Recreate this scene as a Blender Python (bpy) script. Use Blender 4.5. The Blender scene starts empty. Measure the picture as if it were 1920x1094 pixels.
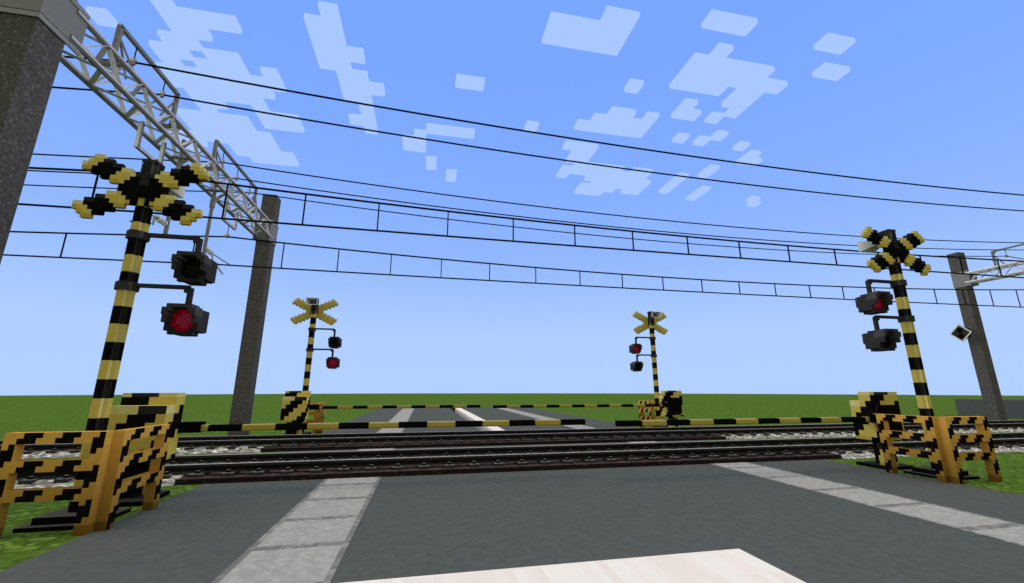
import bpy, math, random
from mathutils import Vector, Matrix
random.seed(7)
scn = bpy.context.scene
COL = scn.collection
R = math.radians
U = 1/16.0

# ------------------------------------------------------------------ colours
def lin(c):
    return tuple(((v/255)/12.92 if v/255 <= .04045 else (((v/255)+.055)/1.055)**2.4) for v in c)

# ------------------------------------------------------------------ materials
MATS = {}
def new_mat(name):
    m = bpy.data.materials.new(name); m.use_nodes = True
    nt = m.node_tree; b = nt.nodes['Principled BSDF']
    b.inputs['Specular IOR Level'].default_value = 0.0
    b.inputs['Roughness'].default_value = 0.9
    MATS[name] = m
    return m, nt, b

def pixel_coord(nt, scale, offset=(.31, .37, .29), stretch=(1, 1, 1)):
    tc = nt.nodes.new('ShaderNodeTexCoord')
    a = nt.nodes.new('ShaderNodeVectorMath'); a.operation = 'MULTIPLY'
    a.inputs[1].default_value = tuple(scale*s for s in stretch)
    nt.links.new(tc.outputs['Object'], a.inputs[0])
    o = nt.nodes.new('ShaderNodeVectorMath'); o.operation = 'ADD'
    o.inputs[1].default_value = offset
    nt.links.new(a.outputs[0], o.inputs[0])
    f = nt.nodes.new('ShaderNodeVectorMath'); f.operation = 'FLOOR'
    nt.links.new(o.outputs[0], f.inputs[0])
    return f.outputs[0]

def noise_ramp(nt, vec, stops):
    """stops: list of (pos, rgb255), constant interpolation"""
    w = nt.nodes.new('ShaderNodeTexWhiteNoise'); w.noise_dimensions = '3D'
    nt.links.new(vec, w.inputs['Vector'])
    r = nt.nodes.new('ShaderNodeValToRGB'); r.color_ramp.interpolation = 'CONSTANT'
    el = r.color_ramp.elements
    el[0].position = stops[0][0]; el[0].color = (*lin(stops[0][1]), 1)
    el[1].position = stops[1][0]; el[1].color = (*lin(stops[1][1]), 1)
    for p, c in stops[2:]:
        e = el.new(p); e.color = (*lin(c), 1)
    nt.links.new(w.outputs['Value'], r.inputs['Fac'])
    return r.outputs['Color']

def pix_mat(name, stops, scale=16, offset=(.0, .0, .0), stretch=(1, 1, 1), rough=.9):
    m, nt, b = new_mat(name)
    v = pixel_coord(nt, scale, offset, stretch)
    nt.links.new(noise_ramp(nt, v, stops), b.inputs['Base Color'])
    b.inputs['Roughness'].default_value = rough
    return m

def paint(name, c, var=.05, rough=.75, scale=16, metal=0):
    """painted surface with a faint pixel to pixel variation"""
    d = lambda k: tuple(max(0, min(255, v*k)) for v in c)
    return pix_mat(name, [(0, d(1-var)), (.33, d(1)), (.66, d(1+var))], scale, (.31, .37, .29), rough=rough)

# crossing paint
yellow   = paint('yellow_paint', (198, 179, 87), .012)
yellow_l = paint('yellow_paint_highlight', (214, 203, 130), .012)  # baked highlight tone for top edges and pole strips
yellow_d = paint('yellow_paint_shaded', (178, 158, 66), .012)  # same yellow with shade baked in, for lower edges and undersides
black    = paint('black_paint', (17, 17, 17), .05)
black_l  = paint('black_paint_highlight', (44, 44, 44), .03)  # black with a painted highlight, for top edges and pole strips
black_b  = paint('black_paint_shaded', (6, 6, 6), .05)  # black with painted shade, for lower edges
dark     = paint('dark_metal', (56, 56, 57), .03)
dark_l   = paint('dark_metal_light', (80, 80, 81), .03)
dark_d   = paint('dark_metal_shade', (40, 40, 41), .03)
steel    = paint('galvanised_steel', (200, 197, 204), .03)
steel_l  = paint('galvanised_steel_bright', (238, 236, 240), .02)  # painted highlight on chords and lattice; also the horn rim
steel_d  = paint('galvanised_steel_dark', (128, 128, 127), .03)  # darker steel, also the painted shade under chords and bars
plate    = paint('clamp_plate_steel', (134, 134, 134), .012)
plate_l  = paint('clamp_plate_flange', (146, 146, 146), .01)
plate_d  = paint('clamp_plate_bolt', (92, 92, 92), .02)
wire_m   = paint('wire_black', (14, 15, 15), .1)
cat_m    = paint('catenary_wire_dark', (28, 30, 29), .1)
insul    = paint('insulator_porcelain', (226, 222, 216), .02)
insul_d  = paint('insulator_grey', (160, 157, 152), .02)
brown    = paint('brass_fitting', (176, 146, 52), .03)
sign_w   = paint('sign_border_white', (226, 224, 220), .02)
sign_k   = paint('sign_face_black', (52, 52, 52), .02)
sign_r   = paint('sign_lamp_off', (24, 10, 9), .05)
teal     = paint('bracket_grey_green', (112, 126, 128), .02)
white_q  = None

m, nt, b = new_mat('horn_grey')
tc = nt.nodes.new('ShaderNodeTexCoord'); sp = nt.nodes.new('ShaderNodeSeparateXYZ')
nt.links.new(tc.outputs['Object'], sp.inputs[0])
mr = nt.nodes.new('ShaderNodeMapRange'); mr.inputs[1].default_value = .12; mr.inputs[2].default_value = .5
nt.links.new(sp.outputs['Y'], mr.inputs[0])
rp = nt.nodes.new('ShaderNodeValToRGB')
rp.color_ramp.elements[0].color = (*lin((70, 70, 70)), 1); rp.color_ramp.elements[1].color = (*lin((222, 222, 222)), 1)
nt.links.new(mr.outputs[0], rp.inputs[0]); nt.links.new(rp.outputs[0], b.inputs['Base Color'])
horn_m = m

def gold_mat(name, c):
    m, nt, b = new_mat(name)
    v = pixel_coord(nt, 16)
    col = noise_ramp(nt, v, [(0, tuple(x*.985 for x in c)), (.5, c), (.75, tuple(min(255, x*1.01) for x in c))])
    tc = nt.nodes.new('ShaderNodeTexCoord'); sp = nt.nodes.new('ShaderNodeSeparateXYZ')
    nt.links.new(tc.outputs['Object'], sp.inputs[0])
    r = nt.nodes.new('ShaderNodeValToRGB')      # painted occlusion shade, darker toward the foot of the legs
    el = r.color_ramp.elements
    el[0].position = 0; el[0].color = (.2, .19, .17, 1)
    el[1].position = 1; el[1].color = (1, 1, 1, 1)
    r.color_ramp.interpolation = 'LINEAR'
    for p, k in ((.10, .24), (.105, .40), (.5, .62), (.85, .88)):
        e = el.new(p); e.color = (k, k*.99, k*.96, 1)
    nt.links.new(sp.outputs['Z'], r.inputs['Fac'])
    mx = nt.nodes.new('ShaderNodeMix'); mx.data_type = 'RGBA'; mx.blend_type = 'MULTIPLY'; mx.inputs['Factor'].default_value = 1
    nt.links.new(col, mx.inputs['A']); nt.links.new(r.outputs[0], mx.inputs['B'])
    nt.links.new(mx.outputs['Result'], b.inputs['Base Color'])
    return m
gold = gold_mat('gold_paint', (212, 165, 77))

red_o = None
def lens_mat(name, c, e):
    m, nt, b = new_mat(name)
    v = pixel_coord(nt, 16)
    col = noise_ramp(nt, v, [(0, c), (.5, tuple(x*.97 for x in c))])
    nt.links.new(col, b.inputs['Base Color'])
    nt.links.new(col, b.inputs['Emission Color']); b.inputs['Emission Strength'].default_value = e
    return m
red_o = lens_mat('red_lens', (120, 0, 20), .42)
red_c = lens_mat('red_lens_centre', (112, 28, 50), .5)
lens_k = paint('lens_off', (22, 22, 22), .1)
lens_kc = paint('lens_off_centre', (38, 38, 38), .1)

conc = pix_mat('pole_concrete', [(0, (78, 76, 75)), (.2, (86, 83, 81)), (.55, (91, 88, 86)), (.8, (97, 94, 91)), (.93, (114, 110, 107))], 32, (.31, .37, .29))
grass = pix_mat('grass_blocks', [(0, (66, 89, 36)), (.16, (74, 100, 41)), (.42, (80, 108, 45)), (.72, (86, 117, 49)), (.9, (107, 143, 61))], 16, (.0, .0, .5))
road_m = pix_mat('asphalt_blocks', [(0, (83, 88, 89)), (.2, (85, 90, 90)), (.5, (87, 92, 92)), (.78, (88, 94, 93)), (.96, (90, 94, 89)), (.99, (92, 88, 88))], 16, (.0, .0, .5))
dirt = pix_mat('dirt', [(0, (66, 40, 30)), (.4, (90, 56, 40)), (.7, (60, 84, 36))], 16)
gravel = pix_mat('ballast_stone', [(0, (96, 100, 100)), (.18, (122, 124, 122)), (.42, (152, 152, 150)), (.66, (182, 182, 178)), (.84, (212, 212, 208)), (.95, (244, 244, 242))], 12, (.31, .37, .29), (1, 2.2, 1))
slab_m = pix_mat('crossing_slab', [(0, (62, 52, 52)), (.3, (70, 60, 60)), (.65, (78, 67, 66)), (.9, (88, 78, 76))], 16, (.31, .37, .29))
slab_s = pix_mat('crossing_slab_side', [(0, (36, 31, 32)), (.6, (40, 34, 35)), (.92, (52, 48, 48))], 16, (.31, .37, .29))
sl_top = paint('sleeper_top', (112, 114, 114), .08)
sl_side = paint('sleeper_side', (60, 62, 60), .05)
rail_w = paint('rail_web', (31, 30, 27), .03)
rail_h = paint('rail_head', (52, 52, 52), .03)
rail_t = paint('rail_top_polished', (180, 180, 179), .02)
rail_f = paint('rail_foot', (54, 52, 50), .06)
quartz = pix_mat('white_line_blocks', [(0, (235, 226, 220)), (.4, (238, 230, 225)), (.7, (238, 235, 230))], 16, (.0, .0, .5), (.7, .12, .01))

def stone_mat():
    m, nt, b = new_mat('smooth_stone_line')
    v = pixel_coord(nt, 16, (0, 0, .5))
    base = noise_ramp(nt, v, [(0, (155, 156, 154)), (.3, (160, 161, 159)), (.6, (163, 164, 162)), (.82, (170, 171, 169))])
    brd = noise_ramp(nt, v, [(0, (118, 118, 118)), (.4, (130, 130, 130)), (.7, (146, 146, 146))])
    sep = nt.nodes.new('ShaderNodeSeparateXYZ'); nt.links.new(v, sep.inputs[0])
    outs = []
    for ax in ('X', 'Y'):
        md = nt.nodes.new('ShaderNodeMath'); md.operation = 'FLOORED_MODULO'; md.inputs[1].default_value = 16
        nt.links.new(sep.outputs[ax], md.inputs[0])
        lo = nt.nodes.new('ShaderNodeMath'); lo.operation = 'LESS_THAN'; lo.inputs[1].default_value = .5
        hi = nt.nodes.new('ShaderNodeMath'); hi.operation = 'GREATER_THAN'; hi.inputs[1].default_value = 14.5
        nt.links.new(md.outputs[0], lo.inputs[0]); nt.links.new(md.outputs[0], hi.inputs[0])
        outs += [lo.outputs[0], hi.outputs[0]]
    acc = outs[0]
    for o in outs[1:]:
        mx = nt.nodes.new('ShaderNodeMath'); mx.operation = 'MAXIMUM'
        nt.links.new(acc, mx.inputs[0]); nt.links.new(o, mx.inputs[1]); acc = mx.outputs[0]
    mix = nt.nodes.new('ShaderNodeMix'); mix.data_type = 'RGBA'
    nt.links.new(acc, mix.inputs['Factor']); nt.links.new(base, mix.inputs['A']); nt.links.new(brd, mix.inputs['B'])
    nt.links.new(mix.outputs['Result'], b.inputs['Base Color'])
    return m
stone = stone_mat()

m, nt, b = new_mat('cloud_glow')
b.inputs['Base Color'].default_value = (*lin((60, 60, 60)), 1)
b.inputs['Emission Color'].default_value = (*lin((169, 200, 255)), 1)
b.inputs['Emission Strength'].default_value = 1.0  # glow stands in for daylight on the clouds
b.inputs['Base Color'].default_value = (0, 0, 0, 1)
cloud_m = m

# ------------------------------------------------------------------ mesh building
class MB:
    def __init__(s): s.v = []; s.f = []; s.mi = []; s.mats = []
    def mi_of(s, m):
        if m not in s.mats: s.mats.append(m)
        return s.mats.index(m)
    def quad(s, pts, m):
        n = len(s.v); s.v += [tuple(p) for p in pts]; s.f.append(tuple(range(n, n+len(pts)))); s.mi.append(s.mi_of(m))
    def box(s, x0, x1, y0, y1, z0, z1, m=None, cell=U, skip=(), **k):
        """each face: one material, or a function (u, z) of integer cells returning a material.
        u runs along x for the y faces and along y for the x faces."""
        g = lambda n: k.get(n, m)
        def side(pt, u0, u1, mt):
            if not callable(mt): s.quad([pt(u0, z0), pt(u1, z0), pt(u1, z1), pt(u0, z1)], mt); return
            def cuts(a, b):
                c = [a]; i = math.floor(a/cell + 1e-6)+1
                while i*cell < b-1e-6: c.append(i*cell); i += 1
                return c+[b]
            cu, cz = cuts(u0, u1), cuts(z0, z1)
            for i in range(len(cu)-1):
                for j in range(len(cz)-1):
                    mm = mt(math.floor((cu[i]+cu[i+1])/2/cell), math.floor((cz[j]+cz[j+1])/2/cell))
                    if mm is None: continue
                    s.quad([pt(cu[i], cz[j]), pt(cu[i+1], cz[j]), pt(cu[i+1], cz[j+1]), pt(cu[i], cz[j+1])], mm)
        if 'ny' not in skip: side(lambda u, z: (u, y0, z), x0, x1, g('ny'))
        if 'py' not in skip: side(lambda u, z: (x0+x1-u, y1, z), x0, x1, (lambda f: (lambda i, j: f(math.floor((x0+x1)/cell+1e-6)-1-i, j)) if callable(f) else f)(g('py')))
        if 'px' not in skip: side(lambda u, z: (x1, u, z), y0, y1, g('px'))
        if 'nx' not in skip: side(lambda u, z: (x0, y0+y1-u, z), y0, y1, (lambda f: (lambda i, j: f(math.floor((y0+y1)/cell+1e-6)-1-i, j)) if callable(f) else f)(g('nx')))
        if 'pz' not in skip: s.quad([(x0, y0, z1), (x1, y0, z1), (x1, y1, z1), (x0, y1, z1)], g('pz') if not callable(g('pz')) else yellow)
        if 'nz' not in skip: s.quad([(x0, y1, z0), (x1, y1, z0), (x1, y0, z0), (x0, y0, z0)], g('nz') if not callable(g('nz')) else yellow_d)
    def bar(s, a, b, w, h, m, up=(0, 0, 1)):
        a = Vector(a); b = Vector(b); d = (b-a).normalized(); upv = Vector(up)
        if abs(d.dot(upv)) > .98: upv = Vector((1, 0, 0))
        r = d.cross(upv).normalized(); u = r.cross(d).normalized()
        ms = m if isinstance(m, (list, tuple)) else (m,)*6
        c = [[p + r*(i*w/2) + u*(j*h/2) for i, j in ((-1, -1), (1, -1), (1, 1), (-1, 1))] for p in (a, b)]
        for q in range(4):
            n = (q+1) % 4
            s.quad([c[0][q], c[1][q], c[1][n], c[0][n]], ms[q])       # bottom, right, top, left
        s.quad([c[0][0], c[0][1], c[0][2], c[0][3]], ms[4]); s.quad([c[1][3], c[1][2], c[1][1], c[1][0]], ms[5])
    def tube(s, pts, r, m, n=6):
        P = [Vector(p) for p in pts]; rings = []
        for i, p in enumerate(P):
            d = (P[min(i+1, len(P)-1)]-P[max(i-1, 0)]).normalized()
            up = Vector((0, 0, 1)) if abs(d.z) < .95 else Vector((1, 0, 0))
            a = d.cross(up).normalized(); b_ = a.cross(d)
            rings.append([p + a*r*math.cos(2*math.pi*(k+.5)/n) + b_*r*math.sin(2*math.pi*(k+.5)/n) for k in range(n)])
        mm = m if isinstance(m, (list, tuple)) else [m]*n
        for i in range(len(rings)-1):
            for k in range(n):
                s.quad([rings[i][k], rings[i+1][k], rings[i+1][(k+1) % n], rings[i][(k+1) % n]], mm[k])
        s.quad(rings[0], mm[0]); s.quad(rings[-1][::-1], mm[0])
    def build(s, name, parent=None, loc=None, rotz=0):
        me = bpy.data.meshes.new(name)
        me.from_pydata(s.v, [], s.f)
        for mt in s.mats: me.materials.append(mt)
        for p, i in zip(me.polygons, s.mi): p.material_index = i
        me.update()
        o = bpy.data.objects.new(name, me); COL.objects.link(o)
        if parent: o.parent = parent
        if loc: o.location = loc
        o.rotation_euler.z = rotz
        return o

def thing(name, label, cat, loc=(0, 0, 0), rotz=0, group=None):
    o = bpy.data.objects.new(name, None); COL.objects.link(o)
    o.location = loc; o.rotation_euler.z = rotz; o.empty_display_size = .2
    o['label'] = label; o['category'] = cat
    if group: o['group'] = group
    return o
def tag(o, label, cat, group=None):
    o['label'] = label; o['category'] = cat
    if group: o['group'] = group
    return o
def struct(o, label=None):
    o['kind'] = 'structure'
    if label: o['label'] = label
    return o
def copy_tree(o, parent=None):
    c = o.copy(); COL.objects.link(c)
    if parent: c.parent = parent
    for ch in list(o.children): copy_tree(ch, c)
    return c

# ------------------------------------------------------------------ ground, road
CX, CY = 1.711, -5.26
ROAD0, ROAD1 = -2.0, 11.0
Y_END = 33.0
TR0, TR1 = 10.0, Y_END            # sunken channel beside the centre line
def clip(poly, ax, val, keep_less):
    out = []
    for i in range(len(poly)):
        a, b_ = poly[i], poly[(i+1) % len(poly)]
        ia = (a[ax] <= val) == keep_less or a[ax] == val; ib = (b_[ax] <= val) == keep_less or b_[ax] == val
        if ia: out.append(a)
        if ia != ib:
            t = (val-a[ax])/(b_[ax]-a[ax]); out.append(tuple(a[k]+t*(b_[k]-a[k]) for k in range(2)))
    return out
disc = [(CX+174*math.cos(2*math.pi*k/96), CY+174*math.sin(2*math.pi*k/96)) for k in range(96)]
g = MB()
zg = -.004
L_ = clip(disc, 0, 4.0, True); Rr = clip(disc, 0, 4.5, False)
M_ = clip(clip(disc, 0, 4.0, False), 0, 4.5, True)
for P in (L_, Rr, clip(M_, 1, TR0, True), clip(M_, 1, TR1, False)):
    g.quad([(x, y, zg) for x, y in P], grass)
struct(g.build('ground'), 'flat green pixelated grass field reaching the horizon')

g = MB()
def flat(mb, x0, x1, y0, y1, z, m): mb.quad([(x0, y0, z), (x1, y0, z), (x1, y1, z), (x0, y1, z)], m)
flat(g, ROAD0, ROAD1, -40, TR0, 0, road_m)
flat(g, ROAD0, 4.0, TR0, Y_END, 0, road_m)
flat(g, 4.5, ROAD1, TR0, Y_END, 0, road_m)
g.quad([(4.0, TR0, -1), (4.0, TR1, -1), (4.0, TR1, 0), (4.0, TR0, 0)], road_m)
g.quad([(4.0, TR0, -1), (4.5, TR0, -1), (4.5, TR0, 0), (4.0, TR0, 0)], road_m)
g.quad([(4.0, TR0, -1), (4.5, TR0, -1), (4.5, TR1, -1), (4.0, TR1, -1)], road_m)
g.quad([(4.5, TR1, -1), (4.0, TR1, -1), (4.0, TR1, 0), (4.5, TR1, 0)], dirt)
struct(g.build('road'), 'dark grey asphalt block road running over the level crossing')

def line(name, x0, x1, y0, y1, mat, label, wall=False):
    g = MB(); flat(g, x0, x1, y0, y1, .004, mat)
    if wall: g.quad([(x0-.003, y0, -1), (x0-.003, y1, -1), (x0-.003, y1, .004), (x0-.003, y0, .004)], mat)
    return struct(g.build(name), label)
line('road_edge_line', 0, 1, -40, 3.56, stone, 'light grey smooth stone edge line left of the lanes before the tracks')
line('road_edge_line', 8, 9, -40, 3.56, stone, 'light grey smooth stone edge line right of the lanes before the tracks')
line('road_edge_line', 0, 1, 5.44, 7.56, stone, 'light grey stone edge line between the two tracks at left')
line('road_edge_line', 8, 9, 5.44, 7.56, stone, 'light grey stone edge line between the two tracks at right')
line('road_edge_line', 0, 1, 9.44, Y_END, stone, 'light grey stone edge line at left beyond the tracks')
line('road_edge_line', 8, 9, 9.44, Y_END, stone, 'light grey stone edge line at right beyond the tracks')
line('road_centre_line', 4.5, 5, TR0, Y_END, quartz, 'white centre line beyond the tracks, edging a narrow sunken slot', True)
line('road_stop_line', 1, 5, -2, -1, quartz, 'wide white stop line across the near lane')

# ------------------------------------------------------------------ railway tracks
SX0, SX1 = -2.45, 11.6
TX0, TX1 = -48.0, 75.0
def rail(yc):
    r = MB()
    r.box(TX0, TX1, yc-.07, yc+.07, .141, .16, rail_f)
    r.box(TX0, TX1, yc-.02, yc+.02, .16, .235, rail_w)
    r.box(TX0, TX1, yc-.034, yc+.034, .235, .279, rail_h, pz=rail_t)
    return r
def sleeper_mb(xs, c):
    s = MB()
    for x in xs:
        for a, b_ in ((-.81, -.42), (.42, .81)):
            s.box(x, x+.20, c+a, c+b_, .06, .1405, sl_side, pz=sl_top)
        s.box(x+.05, x+.15, c-.42, c+.42, .06, .10, sl_side)
        for yy in (-.60, .60):
            for sg in (-1, 1):
                yb = c+yy+sg*.105
                s.box(x+.07, x+.13, yb-.032, yb+.032, .14, .185, rail_w, pz=sl_top)
    return s
def track(c, label, near):
    t = thing('railway_track', label, 'track', (SX0, c, 0), 0)
    def put(mb, name):
        o = mb.build(name, t); o.location = (-SX0, -c, 0); return o
    b_ = MB()
    for x0, x1 in ((TX0, SX0), (SX1, TX1)):
        for sg in (-1, 1):
            q = [(x0, c+sg*.99, 0), (x1, c+sg*.99, 0), (x1, c+sg*.72, .118), (x0, c+sg*.72, .118)]
            b_.quad(q if sg < 0 else q[::-1], gravel)
        b_.quad([(x0, c-.72, .118), (x1, c-.72, .118), (x1, c+.72, .118), (x0, c+.72, .118)], gravel)
        for x in (x0, x1):
            b_.quad([(x, c-.99, 0), (x, c+.99, 0), (x, c+.72, .118), (x, c-.72, .118)], gravel)
    put(b_, 'ballast_bed')
    s = MB(); s.box(SX0, SX1, c-.94, c+.94, 0, .088, slab_s, pz=slab_m)
    put(s, 'crossing_slab')
    for yy in (-.6, .6): put(rail(c+yy), 'rail')
    xs = [TX0+.185+.5*k for k in range(int((TX1-TX0)/.5)-1)]
    xs = [x for x in xs]
    order = sorted(xs, key=lambda x: math.hypot(x-CX, c-CY) + (0 if -12 < x < 45 else 50))
    big = sorted(order[:99]); rest = sorted(order[99:])
    proto = sleeper_mb([0], 0).build('sleeper', t)
    proto.location = (big[0]-SX0, 0, 0)
    for x in big[1:]:
        o = proto.copy(); COL.objects.link(o); o.parent = t; o.location = (x-SX0, 0, 0)
    o = put(sleeper_mb(rest, c), 'distant_sleepers'); o['kind'] = 'stuff'
    return t
track(4.5, 'nearer of the two railway tracks crossing the road', True)
track(8.5, 'farther of the two railway tracks, beyond the near track', False)

# ------------------------------------------------------------------ guard fences
def stripe(u, j): return (u-j) % 6 in (4, 5, 0)
def fence(label, x, y, face, phase=0):
    """one metre guard panel; local x along the panel, striped face toward local -y"""
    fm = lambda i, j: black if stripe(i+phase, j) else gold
    t = thing('guard_fence', label, 'fence', (x, y, 0), face, 'striped guard fences at the crossing corners')
    for x0 in (0, .875):
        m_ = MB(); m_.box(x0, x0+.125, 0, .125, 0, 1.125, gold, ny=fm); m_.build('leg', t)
    for z0 in (.375, .6875, 1.0):
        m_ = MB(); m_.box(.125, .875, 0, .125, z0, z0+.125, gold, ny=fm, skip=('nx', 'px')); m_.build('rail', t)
    return t
H = math.pi/2
fence('near left gold fence panel facing the driver, beside the road', -3, .875, 0)
fence('near left gold fence panel along the road edge', -1.875, 1, H)
fence('near right gold fence panel facing the driver, outer side', 11, .875, 0)
fence('near right gold fence panel along the road edge', 10.875, 2, -H)
fence('far left gold fence panel along the road edge beyond the tracks', -1.875, 11, H)
fence('far left gold fence panel showing its plain back', -2, 12.125, math.pi)
fence('far right gold fence panel along the road edge beyond the tracks', 10.875, 12, -H)
fence('far right gold fence panel showing its plain back', 12, 12.125, math.pi)

# ------------------------------------------------------------------ crossing signals
ROWS = {15: (9, 11), 14: (7, 12), 13: (5, 13), 12: (3, 13), 11: (1, 11), 10: (1, 9), 9: (0, 7), 8: (0, 5),
        7: (0, 5), 6: (0, 7), 5: (1, 9), 4: (1, 11), 3: (3, 13), 2: (5, 13), 1: (7, 12), 0: (9, 11)}
def in_cross(i, j):
    if j not in ROWS: return False
    a = i if i >= 0 else -i-1
    lo, hi = ROWS[j]
    return lo <= a < hi
def cross_col(i, j):
    a = (i if i >= 0 else -i-1)+.5
    s = a + (abs(j+.5-8))
    if j in (7, 8): s = 0 if a < 5 else s
    blk = (s < 5.2) or (9.2 < s < 15.2)
    up = not in_cross(i, j+1); dn = not in_cross(i, j-1)
    if blk: return black_l if up else (black_b if dn else black)
    return yellow_l if up else (yellow_d if dn else yellow)  # upper cells carry painted highlight, lower cells painted shade
def cross_mb():
    m_ = MB(); y0, y1 = -.125, -.0625
    for j in ROWS:
        for i in range(-13, 13):
            if not in_cross(i, j): continue
            x0, x1, z0, z1 = i*U, (i+1)*U, 4+j*U, 4+(j+1)*U
            up = not in_cross(i, j+1); dn = not in_cross(i, j-1)
            fc = cross_col(i, j); bc = yellow_l if up else (yellow_d if dn else yellow)
            m_.quad([(x0, y0, z0), (x1, y0, z0), (x1, y0, z1), (x0, y0, z1)], fc)
            m_.quad([(x1, y1, z0), (x0, y1, z0), (x0, y1, z1), (x1, y1, z1)], bc)
            if up: m_.quad([(x0, y0, z1), (x1, y0, z1), (x1, y1, z1), (x0, y1, z1)], fc)
            if dn: m_.quad([(x0, y1, z0), (x1, y1, z0), (x1, y0, z0), (x0, y0, z0)], fc)
            if not in_cross(i-1, j): m_.quad([(x0, y1, z0), (x0, y0, z0), (x0, y0, z1), (x0, y1, z1)], fc)
            if not in_cross(i+1, j): m_.quad([(x1, y0, z0), (x1, y1, z0), (x1, y1, z1), (x1, y0, z1)], fc)
    return m_
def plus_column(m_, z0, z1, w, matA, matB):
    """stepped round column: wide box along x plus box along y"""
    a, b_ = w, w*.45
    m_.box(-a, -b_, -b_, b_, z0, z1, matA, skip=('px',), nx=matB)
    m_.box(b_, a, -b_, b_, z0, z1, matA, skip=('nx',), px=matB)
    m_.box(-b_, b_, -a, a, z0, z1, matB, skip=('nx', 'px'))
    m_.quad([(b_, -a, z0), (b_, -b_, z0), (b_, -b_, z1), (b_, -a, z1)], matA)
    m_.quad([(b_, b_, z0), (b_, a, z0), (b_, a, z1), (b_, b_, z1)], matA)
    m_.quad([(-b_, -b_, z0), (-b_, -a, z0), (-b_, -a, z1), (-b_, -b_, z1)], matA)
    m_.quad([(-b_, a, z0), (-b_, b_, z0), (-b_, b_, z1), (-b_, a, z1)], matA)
V = U*.82        # lamp housings use a finer grid
def disc_rows(rad):
    """stepped disc in cells of U: half width for each row offset"""
    out = {}
    for j in range(-rad, rad):
        c = abs(j+.5)
        out[j] = {4: {.5: 4, 1.5: 4, 2.5: 4, 3.5: 2}, 3: {.5: 3, 1.5: 3, 2.5: 2}, 2: {.5: 2, 1.5: 1}}[rad][c]
    return out
def prism_rows(m_, rows, xc, zc, y0, y1, mat, front=None):
    for j, h in rows.items():
        x0, x1, z0, z1 = xc-h*V, xc+h*V, zc+j*V, zc+(j+1)*V
        up = rows.get(j+1, 0); dn = rows.get(j-1, 0)
        fm = front or mat
        m_.quad([(x0, y0, z0), (x1, y0, z0), (x1, y0, z1), (x0, y0, z1)], fm)
        m_.quad([(x1, y1, z0), (x0, y1, z0), (x0, y1, z1), (x1, y1, z1)], fm)
        m_.quad([(x0, y1, z0), (x0, y0, z0), (x0, y0, z1), (x0, y1, z1)], mat)
        m_.quad([(x1, y0, z0), (x1, y1, z0), (x1, y1, z1), (x1, y0, z1)], mat)
        if up < h: m_.quad([(x0, y0, z1), (x1, y0, z1), (x1, y1, z1), (x0, y1, z1)], mat)
        if dn < h: m_.quad([(x0, y1, z0), (x1, y1, z0), (x1, y0, z0), (x0, y0, z0)], mat)
def octo(r, k=.42):
    e = r*k
    return [(-e, -r), (e, -r), (r, -e), (r, e), (e, r), (-e, r), (-r, e), (-r, -e)]
def visor(m_, xc, zc, y0, sgn, back=False):
    """blocky hood ring, long at the top and short at the bottom"""
    for j in range(-4, 4):
        c = abs(j+.5)
        ho, hi = {.5: (4, 3), 1.5: (4, 3), 2.5: (4, 2), 3.5: (3, 0)}[c]
        if back: ho = {4: 3, 3: 2}[ho]; hi = 0 if c > 2 else max(0, hi-1)
        if back and c > 3: continue
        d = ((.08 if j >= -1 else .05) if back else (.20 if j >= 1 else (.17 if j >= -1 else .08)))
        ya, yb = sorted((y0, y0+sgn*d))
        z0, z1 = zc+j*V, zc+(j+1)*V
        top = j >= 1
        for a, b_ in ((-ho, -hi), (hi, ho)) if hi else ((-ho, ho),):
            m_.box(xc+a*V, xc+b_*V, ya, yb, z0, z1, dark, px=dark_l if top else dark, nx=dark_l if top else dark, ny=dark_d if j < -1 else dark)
def lamp(root, s, zc, lit, fr=-1):
    xc = s*(.88 if s*fr < 0 else .93)
    body = MB()
    ya, yb = sorted((fr*.16, -fr*.03))
    prism_rows(body, disc_rows(4), xc, zc, ya, yb, dark)
    lo = body.build('lamp_housing', root)
    for yy, sg in ((ya, -1), (yb, 1)):
        v = MB(); visor(v, xc, zc, yy, sg, sg != fr); v.build('hood', lo)
    for sg in (-1, 1):
        ln = MB(); y = (ya-.006) if sg < 0 else (yb+.006)
        def cell(i, j, mt):
            q = [(xc+i*V, y, zc+j*V), (xc+(i+1)*V, y, zc+j*V), (xc+(i+1)*V, y, zc+(j+1)*V), (xc+i*V, y, zc+(j+1)*V)]
            ln.quad(q, mt)
        for j in range(-3, 3):
            h = 3 if abs(j+.5) < 2 else 2
            for i in range(-h, h):
                ctr = abs(i+.5) < 2 and abs(j+.5) < 2 and (abs(i+.5)+abs(j+.5)) < 2.5
                cell(i, j, (red_c if ctr else red_o) if lit else (lens_kc if ctr else lens_k))
        ln.build('lens', lo)
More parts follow.
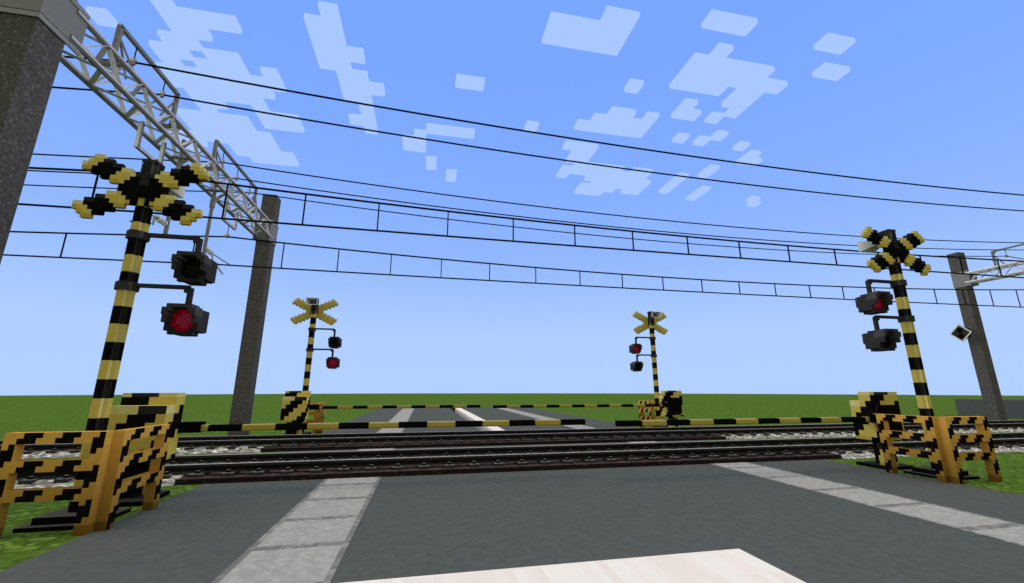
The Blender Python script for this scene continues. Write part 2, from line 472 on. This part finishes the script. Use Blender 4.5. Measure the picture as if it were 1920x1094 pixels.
def signal(name, label, x, y, rotz, s, lit_low, lit_up):
    t = thing('crossing_signal', label, 'railway signal', (x, y, 0), rotz, 'level crossing warning signals')
    m_ = MB()
    m_.box(-.375, .375, -.375, .375, 0, .045, black, pz=dark_l); m_.box(-.28, .28, -.28, .28, .045, .125, black, pz=dark_l)
    m_.build('base_plate', t)
    p = MB(); z = .125
    k = 0
    while z < 4.5:
        z1 = min(4.5, (math.floor(z/.25+1e-6)+1)*.25)
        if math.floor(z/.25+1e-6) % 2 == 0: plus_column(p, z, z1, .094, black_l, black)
        else: plus_column(p, z, z1, .094, yellow_l, yellow)  # paler strips are shading baked into the pole colour
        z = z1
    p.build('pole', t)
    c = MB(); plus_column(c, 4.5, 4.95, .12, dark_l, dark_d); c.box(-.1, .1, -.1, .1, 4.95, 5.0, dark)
    c.build('pole_cap', t)
    b_ = MB(); b_.box(-.06, .06, -.1, .12, 4.38, 4.56, dark); b_.box(-.13, .13, -.062, .03, 4.40, 4.53, dark_d); b_.build('sign_bracket', t)
    cross_mb().build('crossbuck', t)
    h = MB()
    hx, zc, y0, y1 = .21, 4.79, .10, .5
    a = [(-.035, y0, zc-.03), (.035, y0, zc-.03), (.035, y0, zc+.03), (-.035, y0, zc+.03)]
    o = [(-hx, y1, zc-.125), (hx, y1, zc-.125), (hx, y1, zc+.125), (-hx, y1, zc+.125)]
    for k in range(4): h.quad([a[k], a[(k+1) % 4], o[(k+1) % 4], o[k]], horn_m)
    ii = [(q[0]*.93, q[1]-.002, zc+(q[2]-zc)*.9) for q in o]
    for k in range(4): h.quad([ii[k], ii[(k+1) % 4], (a[(k+1) % 4][0], y0+.03, a[(k+1) % 4][2]), (a[k][0], y0+.03, a[k][2])], horn_m)
    for k in range(4): h.quad([o[k], o[(k+1) % 4], ii[(k+1) % 4], ii[k]], steel_l)
    h.quad([(q[0], y0+.03, q[2]) for q in a], black)
    h.box(-.03, .03, y0+.06, y0+.14, zc-.03, zc+.03, steel)
    h.build('horn', t)
    for zb, zl, lit in ((3.75, 3.31, lit_up), (2.985, 2.56, lit_low)):
        br = MB()
        br.box(-.125, .125, -.055, .055, zb, zb+.115, dark); br.box(-.055, .055, -.125, .125, zb-.002, zb+.117, dark)
        br.box(-.095, .095, -.095, .095, zb+.002, zb+.113, dark_l)
        bo = br.build('lamp_bracket', t)
        am = MB()
        za = zb+.055
        xs = sorted((s*.12, s*.79))
        am.box(xs[0], xs[1], -.03, .03, za, za+.055, dark)
        xs = sorted((s*.73, s*.81)); am.box(xs[0], xs[1], -.031, .031, za-.05, za+.001, dark)
        xs = sorted((s*.775, s*.835)); am.box(xs[0], xs[1], -.03, .03, zl+.16, za+.02, dark)
        am.build('lamp_arm', bo)
        lamp(t, s, zl, lit, -1 if rotz == 0 else 1)
    return t
signal('a', 'tall near left crossing signal with black and yellow cross, lower lamp red', -2.5, 1.5, 0, 1, True, False)
signal('b', 'near right crossing signal with black and yellow cross, upper lamp red', 11.5, 1.5, 0, -1, False, True)
signal('c', 'far left crossing signal seen from behind with plain yellow cross', -2.5, 11.5, math.pi, -1, True, False)
signal('d', 'far right crossing signal seen from behind, upper lamp red', 11.5, 11.5, math.pi, 1, False, True)

# ------------------------------------------------------------------ barrier machines
def machine(label, x, y, rotz, boom):
    t = thing('crossing_barrier', label, 'barrier', (x, y, 0), rotz, 'level crossing barrier machines')
    C8 = .125
    def col(u, j, jt, jb):
        r = jt-j
        blk = (u+r) % 6 >= 3
        if r == 0: return black_l if blk else yellow_l  # top row painted as a highlight
        if j <= jb: return black_b if blk else yellow_d
        return black if blk else yellow
    def face(off, jt, jb, du=0):
        return lambda i, j: col(i+off, j, jt, jb)
    m_ = MB(); m_.box(-.344, .344, -.344, .344, 0, .06, black, pz=dark); m_.build('base_plate', t)
    m_ = MB()
    m_.box(-.08, .22, .08, .22, .06, .5625, face(4, 3, 0), cell=C8); m_.box(-.2, .1, -.1, .08, .06, .5625, black)
    m_.build('pedestal', t)
    m_ = MB()
    m_.box(-.375, .375, 0, .25, .5625, 1.5625, face(5, 12, 4), cell=C8, px=face(0, 12, 4), nx=face(3, 12, 4), py=lambda i, j: col(-1-i+5, j, 12, 4), pz=yellow_l, nz=yellow_d)
    m_.build('rear_cabinet', t)
    m_ = MB()
    m_.box(-.375, .375, -.22, 0, .5625, 1.375, face(3, 10, 4), cell=C8, px=face(2, 10, 4), nx=face(1, 10, 4), pz=yellow_l, nz=yellow_d, skip=('py',))
    m_.box(-.375, -.372, -.223, -.220, .9, 1.3, yellow_l)  # pale strip paints a highlight along the cabinet edge
    m_.build('front_cabinet', t)
    m_ = MB()
    pts = [(-.3, .72), (-.22, .64), (.22, .64), (.3, .72), (.3, 1.2), (.22, 1.29), (-.22, 1.29), (-.3, 1.2)]
    y0, y1 = .25, .285
    m_.quad([(px, y1, pz) for px, pz in pts], black)
    for k in range(8):
        a, b_ = pts[k], pts[(k+1) % 8]
        m_.quad([(a[0], y0, a[1]), (b_[0], y0, b_[1]), (b_[0], y1, b_[1]), (a[0], y1, a[1])], dark_d)
    m_.build('hub_cover', t)
    m_ = MB(); x0 = boom['sleeve'][0]; x1 = boom['sleeve'][1]
    m_.box(x0, x1, .19, .335, .935, 1.10, black)
    m_.build('boom_socket', t)
    m_ = MB()
    def seg(a, b_, blk):
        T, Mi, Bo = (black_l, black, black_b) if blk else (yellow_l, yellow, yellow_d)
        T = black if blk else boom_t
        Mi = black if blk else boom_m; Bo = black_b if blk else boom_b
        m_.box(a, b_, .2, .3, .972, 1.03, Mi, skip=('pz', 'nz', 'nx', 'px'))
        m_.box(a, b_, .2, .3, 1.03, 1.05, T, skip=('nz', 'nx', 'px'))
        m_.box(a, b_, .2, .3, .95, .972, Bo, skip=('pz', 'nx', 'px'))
    seg(x1, x1+.1, False)
    x = x1+.1; seg(x, x+boom['first'], True); x += boom['first']
    for k in range(boom['n']):
        seg(x, x+.5, k % 2 == 1); x += .5
    m_.quad([(x, .2, .95), (x, .3, .95), (x, .3, 1.05), (x, .2, 1.05)], black)
    m_.build('boom', t)
boom_t = paint('boom_yellow_top', (198, 184, 118), .012)  # top strip of the boom, highlight put into the colour
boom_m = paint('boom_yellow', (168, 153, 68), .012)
boom_b = paint('boom_yellow_low', (138, 124, 50), .012)  # bottom strip of the boom, shade put into the colour
machine('near left barrier machine with the longest lowered boom', -2.5, 2.5, 0, dict(sleeve=(.375, .70), first=.5, n=12))
machine('near right barrier machine with lowered boom reaching left', 11.5, 2.5, math.pi, dict(sleeve=(.1, .55), first=.62, n=10))
machine('far left barrier machine with lowered boom beyond the tracks', -2.5, 10.5, 0, dict(sleeve=(.375, .70), first=.5, n=10))
machine('far right barrier machine with lowered boom beyond the tracks', 11.5, 10.5, math.pi, dict(sleeve=(.1, .55), first=.64, n=12))

# ------------------------------------------------------------------ overhead line gantries
def gantry():
    t = thing('catenary_gantry', 'huge left gantry with concrete posts and steel lattice beam', 'gantry', (-4.5, 6.5, 0), 0, 'overhead line gantries')
    def put(mb, name, parent=t):
        return mb.build(name, parent)
    ZB, ZT = 7.24, 7.74       # chord centre lines
    for yc, sg in ((-5, 1), (5, -1)):
        m_ = MB(); m_.box(-.25, .25, yc-.25, yc+.25, 0, 9, conc); p = put(m_, 'concrete_post')
        c = MB()
        ya, yb = sorted((yc-sg*.27, yc+sg*.5))
        for x in (-.275, .262):
            c.box(x, x+.013, ya, yb, 7.07, 7.88, plate)
            xo = x-.012 if x < 0 else x+.0
            for z in (7.07, 7.80):
                c.box(x-.008, x+.021, ya-.004, yb+.004, z, z+.08, plate_l)
            for z in (7.165, 7.785):
                for k in range(9):
                    yy = ya+.05+k*(yb-ya-.1)/8
                    c.box(x-.006, x+.019, yy-.012, yy+.012, z-.012, z+.012, plate_d)
                c.box(x-.003, x+.016, ya, yb, z-.006, z+.006, plate_d)
        ye = ya if sg > 0 else yb-.013
        yo = yc-sg*.27
        c.box(-.26, .26, min(yo, yo+sg*.013), max(yo, yo+sg*.013), 7.07, 7.88, plate)
        c.box(-.268, .268, min(yo-sg*.008, yo+sg*.01), max(yo-sg*.008, yo+sg*.01), 7.07, 7.15, plate_l)
        c.box(-.268, .268, min(yo-sg*.005, yo+sg*.01), max(yo-sg*.005, yo+sg*.01), 7.16, 7.172, plate_d)
        yi = yc+sg*.252
        c.box(-.26, .26, min(yi, yi+sg*.013), max(yi, yi+sg*.013), 7.07, 7.88, plate)
        put(c, 'clamp_plate', p)
    b_ = MB()
    Y0, Y1 = -4.74, 4.74
    for x in (-.25, .25):
        for z in (ZB, ZT):
            w = .07
            mats = [steel_d, steel, steel_l, steel, steel, steel_d, steel_d, steel]  # facet tones paint highlight and shade around the tube
            b_.tube([(x, Y0, z), (x, Y1, z)], .06, mats, 8)
    bo = put(b_, 'beam_chords')
    l_ = MB()
    n = 9
    def P(x, y, z): return (x, y, z)
    for k in range(n+1):
        yA = -4.0+k      # top nodes
        yB = -4.5+k
        for x in (-.25, .25):
            if yA < 4.6: l_.bar(P(x, yB, ZB), P(x, yA, ZT), .012, .085, (steel, steel_l, steel, steel_l, steel, steel), up=(1, 0, 0))
            if yB+1 < 4.7: l_.bar(P(x, yA, ZT), P(x, yB+1, ZB), .012, .085, (steel, steel_l, steel, steel_l, steel, steel), up=(1, 0, 0))
        for z in (ZB, ZT):
            if yA < 4.6: l_.bar((-.25, yB, z), (.25, yA, z), .08, .012, steel)
            if yB+1 < 4.7: l_.bar((.25, yA, z), (-.25, yB+1, z), .08, .012, steel)
        if abs(yB) < 4.6: l_.bar((-.25, yB, ZB), (.25, yB, ZT), .05, .012, steel)
    put(l_, 'lattice', bo)
    # frames above the beam
    def frame(ya, yb, ys):
        f = MB(); zt = 8.62; w = .075
        sm = (steel_d, steel_d, steel, steel_d, steel, steel)
        f.bar((0, ya-.03, zt), (0, yb+.03, zt), w, w, sm)
        for y, d in ((ya, 1), (yb, -1)):
            f.bar((0, y, ZT+.0), (0, y, zt), w, w, steel_d)
            f.bar((-.25, y, ZT-.0), (.25, y, ZT), w, w, steel_d)
            f.bar((0, y+d*.03, 8.42), (.0, y+d*.42, ZT), .03, .03, steel_d)
            f.bar((0, y+d*.03, 8.40), (.24, y+d*.3, ZT), .03, .03, steel_d)
            f.quad([(0, y, zt), (0, y+d*.2, zt), (0, y, 8.35)], steel_d)
        fo = put(f, 'wire_support_frame')
        for y in ys: insulator(fo, y, 8.23, zt)
    def insulator(par, y, z, ztop):
        i = MB()
        i.bar((0, y, ztop), (0, y, z+.04), .016, .016, wire_m)
        i.tube([(0, y, z+.055), (0, y, z-.015)], .062, [insul_d, insul, insul, insul_d, insul_d, insul], 6)
        i.tube([(0, y, z-.015), (0, y, z-.065)], .045, insul_d, 6)
        i.tube([(0, y, z-.065), (0, y, z-.09)], .014, wire_m, 6)
        put(i, 'insulator', par)
    frame(-3.5, -1.5, (-3.0, -2.0))
    frame(.5, 3.5, (1.0, 2.0, 3.0))
    # U brackets below the beam
    for y in (-2.0, 2.0):
        u = MB(); w = .07; zb = 6.65
        sm = (steel_d, steel, steel, steel, steel, steel)
        for yy in (y-.4, y+.4): u.bar((0, yy, zb-.03), (0, yy, ZB), w, w, (steel_d, steel, steel_d, steel_l, steel, steel))
        u.bar((0, y-.43, zb), (0, y+.43, zb), w, w, sm)
        uo = put(u, 'drop_bracket')
        insulator(uo, y, 6.27, zb)
    # hanger posts with registration arms
    for yp, d, yt in ((-.92, -1, -2.0), (.87, 1, 2.0)):
        h = MB()
        h.bar((0, yp, 5.22), (0, yp, ZT), .065, .065, (steel_d, plate, steel_d, plate, plate, plate))
        h.bar((0, yp, 6.8), (0, yp+.36, 7.25), .05, .05, plate)
        h.bar((-.25, yp, ZB), (.25, yp, ZB), .08, .05, steel_d)
        h.box(-.05, .05, yp-.05, yp+.05, 6.7, 6.95, plate)
        ho = put(h, 'hanger_post')
        a = MB(); z = 5.46
        a.tube([(0, yp+d*.04, z), (0, yp+d*.1, z)], .022, black, 6)
        for k in range(5):
            y0 = yp+d*(.1+k*.06)
            a.tube([(0, y0, z), (0, y0+d*.06, z)], .07 if k % 2 == 0 else .056, [insul if k % 2 == 0 else insul_d]*8, 8)
        a.tube([(0, yp+d*.4, z), (0, yp+d*.47, z)], .022, black, 6)
        y1, y2 = yp+d*.47, yt+d*.5
        for k in range(5):
            ta, tb = y1+(y2-y1)*k/5, y1+(y2-y1)*(k+1)/5
            a.tube([(0, ta, z), (0, tb-d*.03, z)], .02, insul_d, 6)
            if k < 4: a.tube([(0, tb-d*.03, z), (0, tb, z)], .02, plate_d, 6)
        a.bar((0, y1+d*.02, z), (0, y1+d*.02, z-.2), .03, .03, insul_d)
        q0, q1 = Vector((0, y1+d*.05, z-.18)), Vector((0, yt+d*.14, 5.05))
        for k in range(7):
            pa, pb = q0.lerp(q1, k/7), q0.lerp(q1, (k+.7)/7)
            a.bar(pa, pb, .03, .035, brown if k > 4 else insul_d)
            a.bar(pb, q0.lerp(q1, (k+1)/7), .012, .012, brown if k > 4 else plate_d)
        put(a, 'registration_arm', ho)
    return t
G = gantry()
G2 = copy_tree(G); G2.location.x = 30.5
G2['label'] = 'distant gantry at the right edge, its lattice beam running out of the picture'

# ------------------------------------------------------------------ overhead wires
SPANS = ((-39.5, -4.5), (-4.5, 30.5), (30.5, 65.5))
def sag(x, x0, x1, ztop, dip):
    u = (x-(x0+x1)/2)/((x1-x0)/2)
    return ztop-dip*(1-u*u)
def wire_pts(y, ztop, dip, n=36):
    pts = []
    for a, b_ in SPANS:
        for k in range(n+(1 if b_ == SPANS[-1][1] else 0)):
            x = a+(b_-a)*k/n; pts.append((x, y, sag(x, a, b_, ztop, dip)))
    return pts
for i, (y, lab) in enumerate(((3.5, 'topmost thin black feeder wire, nearest the camera'), (4.5, 'second thin black feeder wire, hung beside the topmost one'),
        (7.5, 'first feeder wire of the far group of three'), (8.5, 'middle feeder wire of the far group of three'), (9.5, 'farthest and lowest of the five thin feeder wires'))):
    w = MB(); w.tube(wire_pts(y, 8.22, .64), .021, wire_m, 4)
    tag(w.build('feeder_wire'), lab, 'wire', 'black feeder wires above the tracks')
for y, lab in ((4.5, 'nearer and higher ladder-like catenary with thick wires and droppers'), (8.5, 'farther lower ladder-like catenary over the second track')):
    t = thing('catenary', lab, 'overhead wire', (-4.5, y, 0), 0, 'ladder-like catenaries over the tracks')
    def put(mb, name):
        o = mb.build(name, t); o.location = (4.5, -y, 0); return o
    a = MB(); a.tube(wire_pts(y, 6.235, .50), .026, cat_m, 6); put(a, 'messenger_wire')
    a = MB(); a.tube(wire_pts(y, 5.325, .085), .024, cat_m, 6); put(a, 'contact_wire')
    for a_, b_ in SPANS:
        x0 = a_+1.65 if a_ > -10 else b_-.87-1.65*20
        for k in range(20 if a_ > -10 else 21):
            x = x0+1.651*k
            if x > b_-.4: continue
            d = MB(); d.bar((x, y, sag(x, a_, b_, 5.325, .085)), (x, y, sag(x, a_, b_, 6.235, .50)), .028, .028, cat_m)
            put(d, 'dropper')

# ------------------------------------------------------------------ crossing indicator on the right gantry post
t = thing('crossing_indicator', 'black diamond panel with white border fixed to the right concrete post', 'sign', (30.25, 11.5, 4.52))
xs = -.81
m_ = MB(); r = .49
def diamond(m_, x, r, mat): m_.quad([(x, 0, -r), (x, r, 0), (x, 0, r), (x, -r, 0)], mat)
diamond(m_, xs, r, sign_w)
for k in range(4):
    P_ = [(0, -r), (r, 0), (0, r), (-r, 0)]; a, b_ = P_[k], P_[(k+1) % 4]
    m_.quad([(xs, a[0], a[1]), (xs+.04, a[0], a[1]), (xs+.04, b_[0], b_[1]), (xs, b_[0], b_[1])], black)
diamond(m_, xs+.04, r, black)
m_.build('border_panel', t)
m_ = MB(); diamond(m_, xs-.006, r-.085, sign_k); m_.build('face', t)
for zc in (.14, -.16):
    m_ = MB()
    for k in range(-2, 2):
        h = 2 if k in (-1, 0) else 1.4
        m_.quad([(xs-.012, -h*U, zc+k*U), (xs-.012, h*U, zc+k*U), (xs-.012, h*U, zc+(k+1)*U), (xs-.012, -h*U, zc+(k+1)*U)], sign_r)
    m_.build('lamp', t)
m_ = MB(); m_.box(xs+.05, xs+.35, -.2, .2, -.25, .25, black); m_.build('housing', t)
for z in (.27, -.29):
    m_ = MB(); m_.box(xs+.045, -.0, -.03, .03, z, z+.05, teal); m_.box(-.02, .0, -.06, .06, z-.05, z+.1, teal); m_.build('bracket', t)

# ------------------------------------------------------------------ block wall at the right
m_ = MB(); m_.box(35, 52, 12.2, 16, 0, 1.0, road_m)
tag(m_.build('block_wall'), 'low dark grey block wall on the grass behind the right concrete post', 'wall')

# ------------------------------------------------------------------ clouds (block cells 12 m wide, 4 m thick)
CELL, HC, TH = 12.0, 252.5, 4.0
F_, PIT, YAW = 781.2, .2302567, .2032083
def cell_of(i, j): return CX+2.4+CELL*i, CY+10.3+CELL*j
CLOUDS = [
    ('large L-shaped cloud at the top centre of the sky', [(17,9,11),(18,6,11),(19,6,11)]),
    ('wide rectangular cloud at the top, right of the large L-shaped one', [(16,15,18)]),
    ('upper of two square clouds at the far upper right', [(16,23,25)]),
    ('lower of two square clouds at the far upper right', [(18,25,27)]),
    ('small square cloud alone below the large L-shaped cloud', [(22,13,14)]),
    ('small square cloud resting on the top wire near the centre', [(28,7,8)]),
    ('largest ragged cloud on the right with a hanging tail', [(18,17,18),(19,16,22),(20,16,24),(21,16,20),(21,21,23),(22,21,23),(23,22,23),(24,21,22)]),
    ('small boot-shaped cloud under the largest right cloud', [(23,18,19),(24,18,20)]),
    ('wide castle-shaped cloud just above the top wire, right of centre', [(25,13,15),(25,16,17),(26,12,17),(27,11,17)]),
    ('small square cloud left of the corner-joined pair of clouds', [(27,20,21)]),
    ('pair of square clouds joined at a corner above the top wire', [(26,23,24),(27,22,23)]),
    ('small square cloud just above the notched cloud on the top wire, right', [(27,26,27)]),
    ('small notched cloud touched by the top wire at right', [(28,28,29),(29,28,30)]),
    ('slim slanted cloud between the two topmost wires at right', [(31,26,27),(32,26,27)]),
    ('short slanted cloud crossed by the second wire', [(33,24,25),(34,24,25)]),
    ('tiny square cloud just under the short slanted cloud', [(35,24,25),(36,24,25)]),
    ('slim slanted cloud below the second wire', [(35,28,29),(36,28,29),(37,28,29)]),
    ('lowest and rightmost tiny cloud below the second wire', [(36,35,36),(37,36,37)]),
    ('ragged Z-shaped cloud behind the two top wires right of centre', [(30,11,14),(31,12,14),(32,12,14),(33,13,18),(33,19,21),(34,12,21),(35,12,13),(35,15,22),(36,16,22),(37,15,19),(37,20,22),(38,15,18)]),
    ('tall stepped cloud left of centre, from the top down to the second wire', [(20,-7,-6),(21,-8,-6),(22,-8,-6),(23,-8,-5),(24,-8,-6),(25,-7,-5),(26,-7,-4),(27,-7,-5),(28,-6,-5),(29,-6,-5),(30,-7,-5),(31,-6,-5)]),
    ('lone oblong cloud at the upper centre, above the top wire', [(24,1,3)]),
    ('stepped cloud with a long arm crossed by the second wire at centre', [(30,-1,3),(31,-2,-1),(32,-3,-1),(33,-3,-1)]),
    ('upper of two tiny square clouds under the second wire at centre', [(35,-1,0),(36,-1,0)]),
    ('lower of two tiny square clouds under the second wire at centre', [(37,1,2),(38,1,2)]),
    ('small cloud just right of the near left concrete post', [(23,-20,-19)]),
    ('biggest cloud of the sky with two holes, behind the gantry frame', [(21,-16,-15),(22,-16,-12),(23,-16,-14),(24,-17,-15),(25,-18,-16),(25,-15,-13),(26,-18,-17),(26,-16,-13),(26,-12,-11),(27,-19,-11),(28,-19,-12),(29,-18,-13),(30,-18,-16),(30,-14,-13),(31,-18,-17),(31,-14,-11),(32,-14,-11)]),
    ('wide flat cloud directly behind the left lattice beam', [(32,-20,-15),(33,-20,-15),(34,-20,-14),(35,-22,-14),(36,-22,-20),(36,-18,-14),(37,-22,-21),(37,-18,-13),(38,-17,-13)]),
]
for lab, rows in CLOUDS:
    cells = {(i, j) for j, a, b_ in rows for i in range(a, b_)}
    m_ = MB()
    i0 = min(c[0] for c in cells); j0 = min(c[1] for c in cells)
    ox, oy = cell_of(i0, j0)
    for (i, j) in cells:
        x, y = cell_of(i, j); x -= ox; y -= oy
        A, B = CELL, TH
        m_.quad([(x, y, 0), (x, y+A, 0), (x+A, y+A, 0), (x+A, y, 0)], cloud_m)
        m_.quad([(x, y, B), (x+A, y, B), (x+A, y+A, B), (x, y+A, B)], cloud_m)
        if (i-1, j) not in cells: m_.quad([(x, y, 0), (x, y+A, 0), (x, y+A, B), (x, y, B)], cloud_m)
        if (i+1, j) not in cells: m_.quad([(x+A, y, 0), (x+A, y+A, 0), (x+A, y+A, B), (x+A, y, B)], cloud_m)
        if (i, j-1) not in cells: m_.quad([(x, y, 0), (x+A, y, 0), (x+A, y, B), (x, y, B)], cloud_m)
        if (i, j+1) not in cells: m_.quad([(x, y+A, 0), (x+A, y+A, 0), (x+A, y+A, B), (x, y+A, B)], cloud_m)
    o = m_.build('cloud', loc=(ox, oy, HC))
    tag(o, lab, 'cloud', 'flat blocky clouds')

# ------------------------------------------------------------------ world and sun
w = bpy.data.worlds.new('World'); scn.world = w; w.use_nodes = True
nt = w.node_tree; bg = nt.nodes['Background']
N = nt.nodes.new; LK = nt.links.new
tc = N('ShaderNodeTexCoord'); sp = N('ShaderNodeSeparateXYZ'); LK(tc.outputs['Generated'], sp.inputs[0])
asn = N('ShaderNodeMath'); asn.operation = 'ARCSINE'; LK(sp.outputs['Z'], asn.inputs[0])
mr = N('ShaderNodeMapRange'); mr.inputs[1].default_value = R(-5); mr.inputs[2].default_value = R(55)
LK(asn.outputs[0], mr.inputs[0])
rp = N('ShaderNodeValToRGB'); el = rp.color_ramp.elements
SKY = [(-5, (179, 209, 255)), (1.5, (179, 209, 255)), (7, (176, 207, 255)), (12, (161, 196, 255)), (17, (147, 185, 255)), (23, (137, 178, 255)), (30, (129, 172, 255)), (40, (123, 168, 255)), (55, (120, 166, 255))]
for k, (d, c) in enumerate(SKY):
    p = (d+5)/60
    if k == 0: e = el[0]
    elif k == len(SKY)-1: e = el[-1]
    else: e = el.new(p)
    e.position = p; e.color = (*lin(c), 1)
LK(mr.outputs[0], rp.inputs[0])
# fill glow added out of view; brighter toward the two ends of the railway
sun_el, sun_az = R(87), R(190)
nish = N('ShaderNodeTexSky'); nish.sky_type = 'NISHITA'; nish.sun_disc = False; nish.sun_elevation = sun_el; nish.sun_rotation = sun_az
HZ = (.08, .06, .01); KX = 2.1
x2 = N('ShaderNodeMath'); x2.operation = 'MULTIPLY'; LK(sp.outputs['X'], x2.inputs[0]); LK(sp.outputs['X'], x2.inputs[1])
kx = N('ShaderNodeMath'); kx.operation = 'MULTIPLY_ADD'; kx.inputs[1].default_value = KX; kx.inputs[2].default_value = .0; LK(x2.outputs[0], kx.inputs[0])
hz = N('ShaderNodeCombineXYZ')
for ax, c in zip('XYZ', HZ):
    ad = N('ShaderNodeMath'); ad.operation = 'ADD'; ad.inputs[1].default_value = c; LK(kx.outputs[0], ad.inputs[0]); LK(ad.outputs[0], hz.inputs[ax])
nsc = N('ShaderNodeVectorMath'); nsc.operation = 'SCALE'; nsc.inputs['Scale'].default_value = .004; LK(nish.outputs[0], nsc.inputs[0])
hs = N('ShaderNodeVectorMath'); hs.operation = 'ADD'; LK(hz.outputs[0], hs.inputs[0]); LK(nsc.outputs[0], hs.inputs[1])
dt = N('ShaderNodeVectorMath'); dt.operation = 'DOT_PRODUCT'
dt.inputs[1].default_value = (math.sin(.2032)*math.cos(.23), math.cos(.2032)*math.cos(.23), math.sin(.23))
LK(tc.outputs['Generated'], dt.inputs[0])
ms = N('ShaderNodeMapRange'); ms.interpolation_type = 'SMOOTHSTEP'; ms.inputs[1].default_value = .3; ms.inputs[2].default_value = .56
LK(dt.outputs['Value'], ms.inputs[0])
mx = N('ShaderNodeMix'); mx.data_type = 'RGBA'
LK(ms.outputs[0], mx.inputs['Factor']); LK(hs.outputs[0], mx.inputs['A']); LK(rp.outputs[0], mx.inputs['B'])
LK(mx.outputs['Result'], bg.inputs['Color']); bg.inputs['Strength'].default_value = 1.0

sd = bpy.data.lights.new('sun', 'SUN'); sd.energy = 1.55; sd.angle = R(30); sd.color = (1, .87, .60)
so = bpy.data.objects.new('sun', sd); COL.objects.link(so)
# sun high and slightly behind the camera
dv = Vector((math.sin(sun_az)*math.cos(sun_el), math.cos(sun_az)*math.cos(sun_el), math.sin(sun_el)))
so.rotation_euler = (-dv).to_track_quat('-Z', 'Y').to_euler()
so.location = (0, -10, 40)

# ------------------------------------------------------------------ camera
cd = bpy.data.cameras.new('camera'); cam = bpy.data.objects.new('camera', cd); COL.objects.link(cam)
cam.location = (CX, CY, 1.62); cam.rotation_euler = (math.pi/2+PIT, 0, -YAW)
cd.sensor_width = 36; cd.lens = 36*F_/1920; cd.clip_start = .05; cd.clip_end = 3000
scn.camera = cam
scn.view_settings.view_transform = 'Standard'; scn.view_settings.look = 'None'; scn.view_settings.exposure = 0; scn.view_settings.gamma = 1
